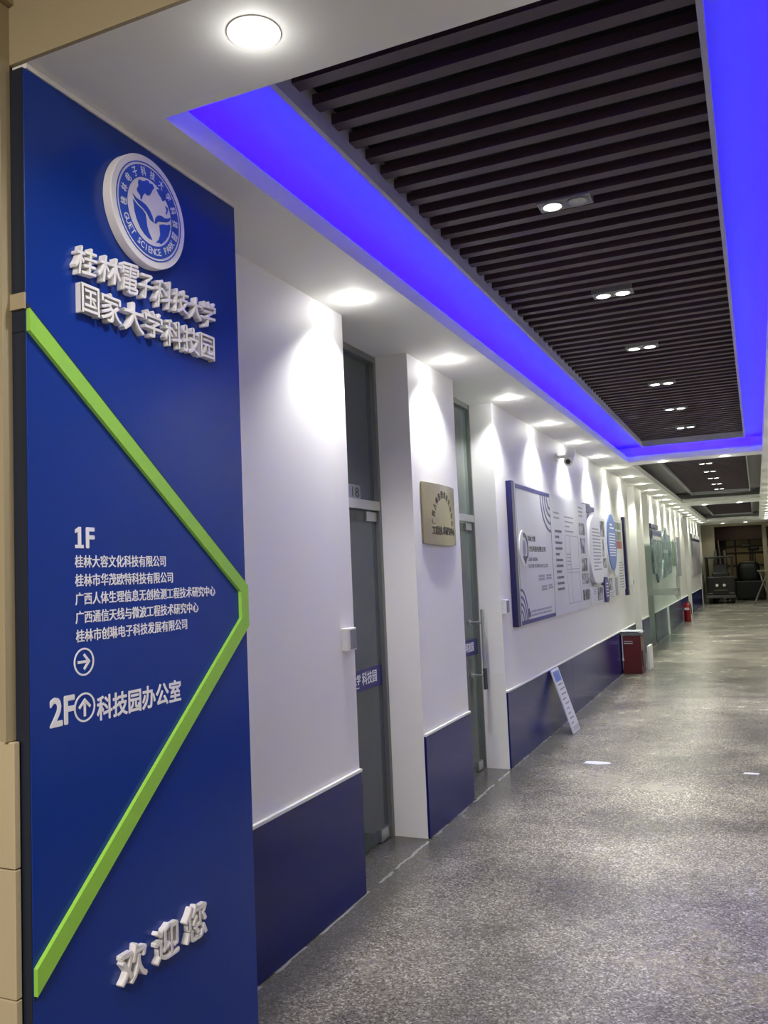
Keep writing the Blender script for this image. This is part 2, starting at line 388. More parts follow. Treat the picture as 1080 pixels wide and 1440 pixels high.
# ------------------------------------------------------------------ doors
def glass_door(name, y0, y1, gl_top, gl_leaf, fw, X):
    d = empty(name, (0, 0, 0)); d['kind'] = 'structure'
    mb = MB(); mb.box(X - 0.06, X, y0, y0 + fw, 0, H).box(X - 0.06, X, y1 - fw, y1, 0, H).box(X - 0.06, X, y0 + .035, y1 - .035, H - 0.04, H)
    mb.build('door_frame', ALU, d)
    mb = MB(); mb.box(X - 0.06, X + 0.005, y0 + 0.035, y1 - 0.035, 1.935, 1.99); mb.build('transom_bar', METAL, d)
    mb = MB(); mb.box(X - 0.036, X - 0.028, y0 + 0.035, y1 - 0.035, 1.99, H - 0.04); mb.build('transom_pane', gl_top, d)
    mb = MB(); mb.box(X - 0.038, X - 0.026, y0 + fw + .003, y1 - fw - .003, 0.012, 1.925)
    lf = mb.build('glass_leaf', gl_leaf, d)
    mb = MB(); mb.box(X - 0.05, X - 0.014, y1 - 0.16, y1 - 0.04, 0.008, 0.075); mb.build('floor_patch_hinge', METAL, d)
    mb = MB(); mb.box(X - 0.05, X - 0.014, y1 - 0.19, y1 - 0.04, 1.87, 1.925); mb.build('top_patch_hinge', METAL, d)
    mb = MB(); mb.box(X - 0.026, X - 0.0235, y0 + 0.04, y1 - fw - 0.008, 0.895, 1.015); bd = mb.build('blue_film_band', BANDBLUE, d)
    bd['label'] = 'dark blue film band with white lettering'
    text('lettering', '桂林电子科技大学', X - 0.0235, y0 + 0.10, y1 - 0.34, 0.935, 0.992, PRINT, bd, offset=0.015)
    text('lettering', '科技园', X - 0.0235, y1 - 0.32, y1 - 0.12, 0.925, 0.997, PRINT, bd, offset=0.015)
    mb = MB(); mb.box(X - 0.0235, X - 0.0225, y0 + 0.12, y1 - 0.36, 0.915, 0.920); mb.build('underline', PRINT, bd)
    return d
d1 = glass_door('door_1', 3.83, 4.71, GLASSD, GLASSD, 0.035, -0.21)
tg = MB(); tg.box(-0.238, -0.234, 4.28, 4.47, 1.99, 2.075); pl = tg.build('number_plate', mat('plate_grey', (0.22, 0.23, 0.25), 0.4), d1)
text('door_number', '118', -0.234, 4.30, 4.45, 2.005, 2.062, INK, pl, offset=0.0)
d2 = glass_door('door_2', 5.56, 6.50, GLASSF, GLASSF, 0.02, -0.185)
h = MB(); h.cyl((-0.10, 6.30, 0.64), (-0.10, 6.30, 1.25), 0.014, mt=METAL); h.cyl((-0.10, 6.30, 0.64), (-0.10, 6.30, 0.80), 0.0165, mt=DARKMETAL)
hd = h.build('pull_handle', METAL, d2, smooth=False)
for z in (0.745, 1.15):
    k = MB(); k.cyl((-0.211, 6.30, z), (-0.10, 6.30, z), 0.009, mt=METAL); k.cyl((-0.211, 6.30, z), (-0.197, 6.30, z), 0.02, mt=METAL)
    k.build('handle_post', METAL, hd)
# plain closed doors in the far recesses
for i, (a, b) in enumerate(REC[2:]):
    d = empty('door_%d' % (i + 3)); d['kind'] = 'structure'
    mb = MB(); mb.box(-0.26, -0.2, a, a + 0.04, 0, H).box(-0.26, -0.2, b - 0.04, b, 0, H).box(-0.26, -0.2, a + .04, b - .04, 1.95, 2.0); mb.build('door_frame', ALU, d)
    if i == 1: continue
    mb = MB(); mb.box(-0.245, -0.235, a + 0.04, b - 0.04, 0.01, 1.94); mb.build('glass_leaf', GLASSF, d)
# leaf of door 4 standing open across the corridor side
dl = empty('glass_door_leaf', (-0.10, 16.965, 0), label='clear glass door leaf standing open into the corridor before the blue picture display', cat='door')
def loc(mb, n, m, **k): return mb.build(n, m, dl, **k)
loc(MB().box(0, 0.60, -0.006, 0.006, 0.012, 1.93), 'glass_pane', GLASSO)
loc(MB().box(0.02, 0.585, -0.0085, -0.006, 0.93, 1.06), 'frosted_band', FROST)
hb = MB(); hb.cyl((0.555, -0.055, 0.84), (0.555, -0.055, 1.30), 0.013, n=12)
for z in (0.93, 1.2): hb.cyl((0.555, -0.055, z), (0.555, 0, z), 0.008, n=8)
loc(hb, 'pull_handle', METAL)
loc(MB().box(0.50, 0.60, -0.018, 0.018, 0.90, 1.0), 'lock_patch', METAL)
loc(MB().box(-0.005, 0.11, -0.018, 0.018, 0.004, 0.06), 'floor_patch_hinge', METAL)

# ------------------------------------------------------------------ slat ceiling panels
def grille(y0, y1, pitch, single, label):
    X0, X1 = 0.675, 1.82; ZB, ZT = 2.99, 3.118
    g = empty('slat_ceiling_panel', (0, 0, 0), label=label, cat='ceiling panel', group='slatted panels in the ceiling')
    t = 0.018
    for (a, b, c, d_) in ((X0 - t, X0, y0 - t, y1 + t), (X1, X1 + t, y0 - t, y1 + t), (X0, X1, y0 - t, y0), (X0, X1, y1, y1 + t)):
        MB().box(a, b, c, d_, ZB, ZT).build('frame_rail', FRAMEW, g)
    MB().box(X0, X1, y0, y1, 3.105, 3.112).build('backing_board', BACKING, g)
    proto = None; n = int((y1 - y0) / pitch); joined = MB()
    for i in range(n):
        yc = y0 + 0.03 + pitch * i
        if yc + 0.06 > y1: break
        if single:
            if proto is None: proto = MB().box(X0, X1, 0, 0.050, 3.045, 3.080).build('slat', SLAT, g, loc=(0, yc, 0))
            else: share(proto, g, loc=(0, yc, 0))
        else: joined.box(X0, X1, yc, yc + 0.052, 3.045, 3.09)
    if not single: tag(joined.build('slats', SLAT, g), kind='stuff')
    return g
grille(2.0, 10.82, 0.1325, True, 'dark slatted ceiling panel inside the glowing blue cove, nearest')
grille(12.5, 19.6, 0.1325, False, 'dark slatted ceiling panel in the unlit white recess, behind the blue cove')
grille(22.3, 29.7, 0.1325, False, 'small far dark slatted ceiling panel, last before the corridor end')

# blue led strips on top of the soffit lips
led = empty('led_strip_light', (0, 0, 0), label='blue light strip hidden on the ceiling ledge around the nearest slatted panel', cat='light strip')
def strip(x0, x1, y0, y1):
    MB().box(x0, x1, y0, y1, 2.966, 2.972).build('led_tape', LEDMAT, led)
    L = max(x1 - x0, y1 - y0)
    area('led_glow', ((x0 + x1) / 2, (y0 + y1) / 2, 2.975), (PI, 0, 0), max(x1 - x0, .02), max(y1 - y0, .02), COVE * L, COVE_COL, led)
strip(0.27, 0.29, 1.93, 11.5); strip(2.12, 2.14, 1.93, 11.5)
strip(0.40, 2.02, 11.64, 11.66); strip(0.40, 2.02, 1.78, 1.80)

# ------------------------------------------------------------------ lamps
def spot(name, parent, power, angle, blend, col, z=-0.004, radius=0.035):
    l = bpy.data.lights.new(name, 'SPOT'); l.energy = power; l.color = col; l.spot_size = math.radians(angle); l.spot_blend = blend
    l.shadow_soft_size = radius
    o = bpy.data.objects.new(name, l); COL.objects.link(o); o.parent = parent; o.location = (0, 0, z)
    return o
rp = MB(); 
def lathe_xy(r0, r1, z0, z1, n=40):
    vs = []; fs = []
    for i in range(n):
        a = 2 * PI * i / n
        for r in (r0, r1):
            for z in (z0, z1): vs.append((r * math.cos(a), r * math.sin(a), z))
    for i in range(n):
        p = 4 * i; q = 4 * ((i + 1) % n)
        fs += [(p + 1, q + 1, q + 3, p + 3), (p, p + 2, q + 2, q), (p + 2, p + 3, q + 3, q + 2), (p, q, q + 1, p + 1)]
    return vs, fs
ring_me = MB().add(*lathe_xy(0.056, 0.066, -0.002, 0.0)).build('trim_ring', CEILW)
disc_me = MB().cyl((0, 0, -0.003), (0, 0, 0), 0.058, n=40).build('diffuser', GLOW)
first = [True]
def downlight(x, y, label, group, power, angle=114, blend=0.65, col=(1.0, 0.99, 0.95)):
    e = empty('downlight', (x, y, H), label=label, cat='downlight', group=group)
    if first[0]:
        ring_me.parent = e; disc_me.parent = e; first[0] = False
    else:
        share(ring_me, e); share(disc_me, e)
    spot('lamp', e, power, angle, blend, col, z=-0.006)
    l = bpy.data.lights.new('lamp_spill', 'POINT'); l.energy = power * 0.013; l.color = col; l.shadow_soft_size = 0.02
    o = bpy.data.objects.new('lamp_spill', l); COL.objects.link(o); o.parent = e; o.location = (0, 0, -0.035)
    return e
ORD = ['first', 'second', 'third', 'fourth', 'fifth', 'sixth', 'seventh', 'eighth', 'ninth', 'tenth', 'eleventh', 'twelfth', 'thirteenth',
       'fourteenth', 'fifteenth', 'sixteenth', 'seventeenth', 'eighteenth', 'nineteenth', 'twentieth', 'twenty-first', 'twenty-second', 'twenty-third']
WARM = (0.97, 1.0, 0.80)
for k in range(21):
    y = 3.62 + 1.393 * k
    downlight(0.17, y, 'round downlight washing the left wall, %s of that row from the camera' % ORD[k], 'downlights along the left wall', SPOT_W, col=(1.0, 0.99, 0.96) if y < 11 else WARM)
for k in range(20):
    y = 3.62 + 1.393 * (k + 1)
    downlight(2.235, y, 'round downlight along the right side of the corridor, %s of that row' % ORD[k], 'downlights along the right wall', SPOT_W * 0.6, col=(1.0, 0.99, 0.96) if y < 11 else WARM)
downlight(0.827, 1.706, 'large bright round downlight above the blue direction sign, nearest of all', 'downlights in the cross beams', BEAM_W, angle=150, blend=1.0)
downlight(1.60, 1.706, 'round downlight in the nearest cross beam, right of the one by the blue sign', 'downlights in the cross beams', BEAM_W, angle=150, blend=1.0)
for yb, nm in ((11.70, 'beam ending the blue cove'), (21.5, 'second beam down the corridor'), (33.3, 'last beam before the corridor end')):
    for xb, sd in ((0.81, 'left'), (1.58, 'right')):
        downlight(xb, yb, 'round downlight, %s of the pair in the %s' % (sd, nm), 'downlights in the cross beams', BEAM_W, angle=140, blend=0.8, col=WARM)

hs_me = None
def twin(x, y, label, offs=None, nlit=2):
    global hs_me
    e = empty('twin_grille_lamp', (x, y, 3.045), label=label, cat='ceiling lamp', group='twin spot lamps in the slatted panels')
    if hs_me is None:
        mb = MB(); mb.box(-0.108, 0.108, -0.052, 0.052, -0.008, 0.05)
        hs_me = mb.build('housing', GREYPL, e, bevel=0.002)
    else: share(hs_me, e)
    for s, lit in ((-0.052, True), (0.052, nlit == 2)):
        MB().add(*lathe_xy(0.036, 0.045, -0.012, -0.008, 28)).build('lamp_rim', METAL if lit else GREYPL, e, loc=(s, 0, 0))
        MB().cyl((0, 0, -0.011), (0, 0, -0.0085), 0.036, n=28).build('lamp_lens', GLOW if lit else DIMGLOW, e, loc=(s, 0, 0))
        if lit:
            sp = spot('lamp', e, TWIN_W, 44, 1.0, (1.0, 0.99, 0.88)); sp.rotation_euler = (math.radians(9), 0, 0); sp.location = (s, 0, -0.014)
ys1 = [3.41, 4.71, 6.0, 7.32, 8.61, 9.89]
twin(1.245, 3.41, 'twin ceiling spot with only its left lamp lit, nearest in the slatted ceiling', nlit=1)
for k, y in enumerate(ys1[1:]): twin(1.24, y, 'twin ceiling spot with both lamps lit, %s beyond the half-lit one' % ORD[k])
for k in range(5): twin(1.245, 13.8 + 1.29 * k, 'small far twin ceiling spot in the second slatted panel, %s of its row' % ORD[k])

# ------------------------------------------------------------------ blue direction sign
sg = empty('direction_sign', (0.20, 2.0, 0), label='tall blue direction sign with white lettering, round emblem and lime green line', cat='sign')
sg.location = (0, 0, 0)
XS = 0.25
MB().box(0.205, XS, 1.533, 2.48, 0.0, 2.872).build('panel', SIGNBLUE, sg, bevel=0.0015)
MB().box(0.2045, XS - 0.002, 1.5305, 1.533, 0.0, 2.872).build('side_return', SIGNEDGE, sg)
MB().box(0.205, XS + 0.004, 1.54, 2.482, 2.873, 2.887).build('top_seal', WHITE, sg)['label'] = 'white sealant line along the top edge'
MB().box(0.20, XS + 0.003, 1.524, 1.5305, 2.245, 2.285).build('tape_patch', BEIGE, sg)['label'] = 'beige patch at the end of the green line'
MB().box(0.2045, XS - 0.001, 1.529, 1.5305, 2.188, 2.191).build('joint', BLACK, sg)
up = [(1.534, 2.246), (2.478, 1.532), (2.478, 1.395), (1.534, 0.600), (1.534, 0.662), (2.434, 1.423), (2.434, 1.513), (1.534, 2.190)]
MB().prism(up, XS, XS + 0.012).build('green_line', GREEN, sg)['label'] = 'lime green raised line bent like an arrowhead'
gp = [(1.534, 2.262), (2.4785, 1.546), (2.4785, 1.5335), (1.534, 2.248)]  # black strips drawn in as the shadow along the raised green line
MB().prism(gp, XS, XS + 0.002).build('painted_shadow_strip', BLACK, sg)
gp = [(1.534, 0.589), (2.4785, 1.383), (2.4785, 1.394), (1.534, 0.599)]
MB().prism(gp, XS, XS + 0.002).build('painted_shadow_strip', BLACK, sg)
# raised characters, one part each
def raised(ch, y0, y1, z0, z1, depth, off, shear=0.0, tilt=0.0):
    return text('raised_character', ch, XS, y0, y1, z0, z1, LETTER, sg, depth=depth, offset=off, shear=shear, tilt=tilt)
for ch, a, b, z0, z1 in (('桂', 1.683, 1.764, 2.384, 2.466), ('林', 1.768, 1.862, 2.390, 2.470), ('電', 1.861, 1.935, 2.384, 2.478), ('子', 1.934, 1.998, 2.390, 2.468),
                         ('科', 2.006, 2.090, 2.384, 2.476), ('技', 2.092, 2.172, 2.392, 2.470), ('大', 2.172, 2.246, 2.390, 2.468), ('学', 2.236, 2.318, 2.383, 2.474)):
    raised(ch, a, b, z0, z1, 0.022, 0.019, shear=0.14, tilt=0.10)
for ch, a, b, z0, z1 in (('国', 1.702, 1.770, 2.281, 2.363), ('家', 1.775, 1.859, 2.279, 2.364), ('大', 1.866, 1.954, 2.276, 2.366), ('学', 1.956, 2.040, 2.280, 2.364),
                         ('科', 2.050, 2.133, 2.274, 2.361), ('技', 2.140, 2.222, 2.274, 2.362), ('园', 2.229, 2.307, 2.276, 2.358)):
    raised(ch, a, b, z0, z1, 0.022, 0.019)
for ch, a, b, z0, z1 in (('欢', 1.808, 1.913, 0.490, 0.588), ('迎', 1.948, 2.053, 0.492, 0.590), ('您', 2.080, 2.187, 0.491, 0.595)):
    raised(ch, a, b, z0, z1, 0.020, 0.024)
def printed(s, a, b, z0, z1, off=0.012): return text('printed_line', s, XS, a, b, z0, z1, PRINT, sg, depth=0.0012, offset=off)
MB().prism([(1.686, 1.652), (1.716, 1.652), (1.716, 1.661), (1.7075, 1.661), (1.7075, 1.708), (1.699, 1.708), (1.686, 1.700), (1.686, 1.691), (1.696, 1.695), (1.696, 1.661), (1.686, 1.661)], XS, XS + .0012).build('printed_line', PRINT, sg)
printed('F', 1.725, 1.757, 1.652, 1.708, 0.028)
DIRL = [('桂林大容文化科技有限公司', 1.684, 2.052, 1.601, 1.634), ('桂林市华茂欧特科技有限公司', 1.684, 2.084, 1.552, 1.585),
        ('广西人体生理信息无创检测工程技术研究中心', 1.684, 2.300, 1.504, 1.537), ('广西通信天线与微波工程技术研究中心', 1.684, 2.208, 1.456, 1.489),
        ('桂林市创琳电子科技发展有限公司', 1.684, 2.148, 1.408, 1.441)]
for s, a, b, z0, z1 in DIRL: printed(s, a, b, z0, z1)
def arrow(cy, cz, r, ang):
    mb = MB(); mb.ring(cy, cz, r * 0.87, r, XS, XS + 0.0012, 40)
    def P(u, v): return (cy + u * math.cos(ang) - v * math.sin(ang), cz + u * math.sin(ang) + v * math.cos(ang))
    t = r * 0.10
    mb.prism([P(-0.62 * r, -t), P(0.35 * r, -t), P(0.35 * r, t), P(-0.62 * r, t)], XS, XS + 0.0012)
    for s in (1, -1):
        mb.prism([P(0.62 * r, 0), P(0.05 * r, s * 0.60 * r), P(-0.08 * r, s * 0.46 * r), P(0.34 * r, 0)], XS, XS + 0.0012)
    return mb.build('arrow_symbol', PRINT, sg)
arrow(1.711, 1.357, 0.036, 0); arrow(1.711, 1.2405, 0.0375, PI / 2)
printed('2F', 1.592, 1.676, 1.207, 1.280, 0.028)
printed('科技园办公室', 1.755, 2.110, 1.196, 1.262, 0.022)
# emblem
ec = (1.979, 2.658); ER = 0.167
em = MB().cyl((XS, *ec), (XS + 0.03, *ec), ER, n=96).build('emblem', LETTER, sg, bevel=0.002); em['label'] = 'round white emblem with a blue ring of lettering, map and leaves'
XE = XS + 0.0302; XF = XE + 0.0015
MB().ring(*ec, ER * 0.855, ER * 0.875, XE, XF, 96).build('thin_ring', EMBBLUE, em)
MB().ring(*ec, ER * 0.60, ER * 0.815, XE, XF, 96).build('letter_band', EMBBLUE, em)
arc_text('ring_lettering', '桂林电子科技大学科技园', XF + 0.0004, *ec, ER * 0.705, ER * 0.165, PI * 1.03, -PI * 0.10, PRINT, em, narrow=0.8)
arc_text('ring_lettering', 'GUET SCIENCE PARK', XF + 0.0004, *ec, ER * 0.705, ER * 0.125, PI * 1.14, PI * 1.82, PRINT, em, inward=True, narrow=0.9)
SH = {'map_shape': [[(-0.35, 0.28), (-0.3, 0.37), (-0.31, 0.43), (-0.28, 0.49), (-0.23, 0.49), (-0.15, 0.51), (-0.1, 0.55), (-0.03, 0.57), (-0.01, 0.53), (0.08, 0.55), (0.13, 0.5), (0.07, 0.43), (0.04, 0.37), (-0.01, 0.3), (-0.07, 0.28), (-0.13, 0.3), (-0.19, 0.23), (-0.23, 0.14), (-0.25, 0.14), (-0.26, 0.21), (-0.33, 0.25)],
      [(0.19, 0.5), (0.28, 0.53), (0.37, 0.5), (0.45, 0.45), (0.46, 0.41), (0.36, 0.34), (0.32, 0.39), (0.24, 0.44)], [(0.43, 0.28), (0.5, 0.27), (0.51, 0.24), (0.49, 0.19), (0.47, 0.13), (0.44, 0.16), (0.47, 0.21)]],
      'leaf_shape': [[(-0.45, 0.06), (-0.33, -0.0), (-0.21, -0.03), (-0.13, -0.08), (-0.11, -0.17), (-0.09, -0.3), (-0.05, -0.38), (0.04, -0.50), (-0.06, -0.50), (-0.17, -0.46), (-0.27, -0.39), (-0.36, -0.27), (-0.42, -0.13)],
      [(-0.46, 0.16), (-0.37, 0.12), (-0.23, 0.11), (-0.11, 0.09), (-0.01, 0.03), (0.06, -0.06), (0.1, -0.16), (0.0, -0.14), (-0.09, -0.05), (-0.19, 0.0), (-0.3, 0.03), (-0.4, 0.08)],
      [(0.12, -0.16), (0.14, -0.06), (0.21, 0.02), (0.31, 0.05), (0.42, 0.04), (0.50, 0.07), (0.58, 0.12), (0.55, 0.04), (0.47, -0.01), (0.35, -0.05), (0.22, -0.09), (0.15, -0.16)],
      [(0.25, -0.14), (0.36, -0.09), (0.46, -0.07), (0.56, -0.02), (0.56, -0.11), (0.50, -0.26), (0.41, -0.38), (0.29, -0.49), (0.24, -0.48), (0.14, -0.51), (0.22, -0.43), (0.27, -0.32), (0.26, -0.23)]]}
for n, ps in SH.items():
    for p in ps: MB().prism([(ec[0] + ER * u, ec[1] + ER * v) for u, v in p], XE, XF).build(n, EMBBLUE, em)

# ------------------------------------------------------------------ brass plaque
pq = empty('brass_plaque', (0, 0, 0), label='curved brass plaque with dark lettering on the white pillar between two glass doors', cat='plaque')
mb = MB(); n = 14; y0, y1, z0, z1 = 4.835, 5.435, 1.728, 2.112
vs = []
for i in range(n + 1):
    t = i / n; y = y0 + (y1 - y0) * t; b = 0.024 * (1 - (2 * t - 1) ** 2) + 0.012; lo = 0.010 * (1 - (2 * t - 1) ** 2)
    vs += [(0.001, y, z0 - lo), (b, y, z0 - lo), (0.001, y, z1), (b, y, z1)]
fs = []
for i in range(n):
    p = 4 * i; q = p + 4
    fs += [(p + 1, q + 1, q + 3, p + 3), (p, p + 2, q + 2, q), (p + 2, p + 3, q + 3, q + 2), (p, q, q + 1, p + 1)]
fs += [(0, 1, 3, 2), (4 * n, 4 * n + 2, 4 * n + 3, 4 * n + 1)]
mb.add(vs, fs).build('plate', BRASS, pq, bevel=0.002)
def bulge(o, y0=4.835, y1=5.435):
    for v in o.data.vertices:
        t = (v.co.y - y0) / (y1 - y0); v.co.x += 0.024 * (1 - (2 * t - 1) ** 2) + 0.0125
    return o
bulge(text('engraved_line', '工程技术研究中心', 0, 4.945, 5.385, 1.786, 1.842, INK, pq, offset=0.012))
bulge(arc_text('engraved_arc', '广西人体生理信息无创检测', 0.001, 5.15, 1.868, 0.180, 0.044, PI * 1.0, 0.0, INK, pq, offset=0.010, narrow=0.8))

# ------------------------------------------------------------------ card readers
def reader(x, y, z, label, mk=LPLASTIC, h=0.11, wd=0.10, d=0.035):
    e = empty('card_reader', (x, y, z), label=label, cat='card reader')
    MB().box(0, d, -wd / 2, wd / 2, 0, h).build('housing', mk, e, bevel=0.004)
    MB().box(d, d + 0.003, -wd * 0.2, wd * 0.45, h * 0.08, h * 0.92).build('keypad_face', GREYPL, e, bevel=0.001)
    return e
reader(0, 3.735, 1.187, 'pale square card reader with a grey face beside the first glass door')
reader(0, 6.545, 1.200, 'small grey card reader beside the second glass door, left of the company displays')
reader(0, 14.02, 1.215, 'tiny grey card reader at the far end of the company displays', h=0.09)

# ------------------------------------------------------------------ first company display
GR = 'company displays on the first long wall'
X0 = 0.045
e = empty('display_panel', (0, 0, 0), label='white display panel with indigo bands, striped corner arcs and round crescent logo', cat='display panel', group=GR)
MB().box(0.002, 0.05, 6.80, 6.885, 1.072, 2.283).build('side_bar', NAVY, e)['label'] = 'dark navy upright bar along the left edge'
MB().box(0.012, X0, 6.895, 8.225, 1.075, 2.280).build('board', BOARDW, e)
MB().box(X0, X0 + .0015, 6.93, 8.225, 2.232, 2.268).build('top_band', INDIGO, e)
MB().box(X0, X0 + .0015, 6.93, 8.225, 1.078, 1.112).build('bottom_band', INDIGO, e)
MB().box(X0, X0 + .0012, 6.93, 6.938, 1.112, 2.232).build('left_rule', TXT, e)
MB().box(X0, X0 + .0015, 8.213, 8.225, 1.112, 2.232).build('right_rule', TXT, e)
for r in (0.10, 0.17, 0.245, 0.32):
    MB().ring(8.213, 2.232, r, r + 0.026, X0, X0 + .0015, 24, PI, 1.5 * PI, sy=1.15).build('corner_arc', INDIGO, e)
for r in (0.07, 0.13, 0.19, 0.25):
    MB().ring(6.938, 1.112, r, r + 0.022, X0, X0 + .0015, 24, 0, 0.5 * PI, sy=0.85).build('corner_arc', INDIGO, e)
lg = MB().cyl((X0, 7.10, 1.725), (X0 + 0.012, 7.10, 1.725), 0.155, n=48).build('logo_disc', BOARDW2, e)
XL = X0 + 0.0125
MB().ring(7.10, 1.725, 0.095, 0.13, XL, XL + .0015, 32, -0.25 * PI, 0.6 * PI).build('logo_crescent', NAVY, lg)
MB().prism([(7.03, 1.655), (7.19, 1.655), (7.11, 1.585)], XL, XL + .0015).build('logo_tip', NAVY, lg)
MB().ring(7.09, 1.72, 0.0, 0.07, XL, XL + .0012, 28, sy=0.8).build('logo_centre', TXTL, lg)
def tx(s, y0, y1, z0, z1, m=TXT, p=None, off=0.0, x=X0): return text('printed_text', s, x, y0, y1, z0, z1, m, p, offset=off)
tx('桂林大容', 7.25, 7.55, 1.785, 1.838, p=e, off=0.03, m=INK); tx('文化科技有限公司', 7.25, 7.93, 1.695, 1.748, p=e, off=0.03, m=INK)
tx('GUILIN DARONG', 7.25, 7.60, 1.612, 1.645, p=e, off=0.02); tx('CULTURE TECHNOLOGY CO.,LTD', 7.25, 8.00, 1.55, 1.585, p=e, off=0.02)
lines('slogan_print', X0, 7.60, 7.84, 1.432, 1.49, 2, TXTL, e, thick=0.8, words=3, seed=3); lines('slogan_print', X0, 7.90, 8.12, 1.437, 1.49, 2, TXTL, e, thick=0.8, words=3, seed=4)
lines('slogan_print', X0, 7.70, 7.92, 1.337, 1.39, 2, TXTL, e, thick=0.8, words=3, seed=5); lines('slogan_print', X0, 7.98, 8.18, 1.347, 1.395, 2, TXTL, e, thick=0.8, words=3, seed=6)
MB().box(X0, X0 + .0012, 7.16, 7.21, 1.13, 1.205).box(X0, X0 + .0012, 7.215, 7.245, 1.13, 1.175).build('building_icon', TXT, e)
lines('contact_print', X0, 7.27, 8.05, 1.125, 1.19, 2, TXTL, e, thick=0.6, words=9, seed=7)

e = empty('display_panel', (0, 0, 0), label='wide white display panel with text columns and dark photos, right of the indigo-banded one', cat='display panel', group=GR)
MB().box(0.012, X0, 8.24, 10.15, 1.075, 2.278).build('board', BOARDW, e)
lines('text_column', X0, 8.38, 8.70, 1.30, 1.94, 11, TXT, e, thick=0.42, words=4, seed=8)
lines('text_column', X0, 8.36, 8.62, 2.02, 2.12, 2, TXTL, e, thick=0.35, words=3, seed=9)
lines('text_column', X0, 8.88, 9.33, 1.90, 2.10, 4, TXTL, e, thick=0.3, words=4, seed=10)
fr = MB()
for (a, b, c, d_) in ((8.86, 9.56, 1.52, 1.88), (8.88, 9.56, 1.16, 1.49)):
    fr.box(X0, X0 + .001, a, b, c, c + .006).box(X0, X0 + .001, a, b, d_ - .006, d_).box(X0, X0 + .001, a, a + .008, c, d_).box(X0, X0 + .001, b - .008, b, c, d_)
fr.box(X0, X0 + .001, 9.10, 9.108, 1.16, 1.88).build('table_rules', TXTL, e)
lines('text_column', X0, 8.90, 9.08, 1.55, 1.70, 4, TXTL, e, thick=0.3, words=2, seed=11)
lines('text_column', X0, 9.66, 9.90, 2.10, 2.24, 3, TXTL, e, thick=0.4, words=3, seed=12)
for (a, b, c, d_) in ((9.64, 9.98, 1.905, 2.04), (9.70, 9.955, 1.692, 1.868), (9.70, 10.03, 1.49, 1.640), (9.68, 10.09, 1.345, 1.462), (9.68, 10.10, 1.160, 1.280)):
    MB().box(X0, X0 + .003, a, b, c, d_).build('photo_print', PHOTO, e)

e = tag(MB().prism([(10.10, 2.20), (10.55, 2.20), (10.80, 2.22), (10.82, 2.275), (10.58, 2.275), (10.5, 2.305), (10.1, 2.295)], 0.0, 0.03).build('heading_board', NAVY), 'dark navy cut-out heading above the white rounded panel', 'sign')
text('heading_letters', '企业文化', 0.03, 10.14, 10.78, 2.215, 2.265, INDIGO, e, offset=0.01)

e = empty('display_panel', (0, 0, 0), label='white panel with rounded left side and many printed lines, left of the blue oval', cat='display panel', group=GR)
pts = [(11.42, 2.15)] + [(10.62 + 0.44 * math.cos(a), 1.75 + 0.42 * math.sin(a)) for a in [PI / 2 + PI * i / 20 for i in range(21)]] + [(11.0, 1.33), (11.1, 1.42), (11.42, 1.42)]
MB().prism(pts, 0.012, X0 + 0.012).build('board', BOARDW2, e)
XA = X0 + 0.0122
lines('text_block', XA, 10.42, 10.98, 1.48, 2.02, 13, TXTL, e, thick=0.45, words=4, seed=20)
for (a, b, c, d_) in ((11.02, 11.32, 1.915, 2.118), (11.09, 11.22, 1.66, 1.89), (11.09, 11.36, 1.51, 1.64)):
    MB().box(XA, XA + .002, a, b, c, d_).build('photo_print', PHOTO, e)
MB().ring(10.62, 1.75, 0.445, 0.465, 0.012, 0.02, 20, PI * 1.05, PI * 1.42).build('curved_rule', TXTL, e)

e = empty('display_panel', (0, 0, 0), label='tall blue oval panel with white printed lines and white rim', cat='display panel', group=GR)
def oval(cy, cz, ry, rz, x0, x1, m, name, p, n=48): return MB().prism([(cy + ry * math.cos(2 * PI * i / n), cz + rz * math.sin(2 * PI * i / n)) for i in range(n)], x0, x1).build(name, m, p)
oval(11.84, 1.865, 0.40, 0.405, 0.012, 0.058, BOARDW2, 'rim_board', e); oval(11.88, 1.858, 0.375, 0.385, 0.058, 0.070, BOARDBLUE, 'oval_face', e)
lines('text_block', 0.070, 11.62, 12.14, 1.66, 1.99, 9, PRINT, e, thick=0.35, words=3, seed=21)
lines('heading_print', 0.070, 11.72, 12.06, 2.03, 2.12, 2, PRINT, e, thick=0.5, words=2, seed=22)

e = empty('display_panel', (0, 0, 0), label='tall white panel with green and red picture blocks, right of the blue oval', cat='display panel', group=GR)
MB().box(0.012, 0.03, 12.28, 13.15, 1.40, 2.21).box(0.012, 0.03, 12.60, 13.15, 1.18, 1.40).build('board', BOARDW2, e)
MB().box(0.03, 0.032, 12.40, 13.03, 2.06, 2.162).build('green_picture', PHOTOG, e)
MB().box(0.03, 0.032, 12.40, 13.0, 1.90, 2.03).build('pale_picture', PHOTOG, e); MB().box(0.03, 0.032, 12.40, 13.02, 1.78, 1.89).build('red_picture', PREDP, e)
lines('text_block', 0.03, 12.62, 13.04, 1.20, 1.60, 10, TXTL, e, thick=0.4, words=3, seed=23)
tag(MB().box(0.002, 0.05, 13.28, 13.42, 1.08, 2.27).build('upright_bar', NAVY), 'slim dark navy upright bar closing the company displays on the right', 'display bar', GR)
e = empty('display_panel', (0, 0, 0), label='small low white panel with dark photos, left of the small indigo oval', cat='display panel', group=GR)
MB().box(0.012, 0.04, 10.31, 11.10, 1.085, 1.290).build('board', BOARDW, e)
MB().box(0.04, 0.042, 10.66, 11.03, 1.115, 1.275).build('photo_print', PHOTO, e)
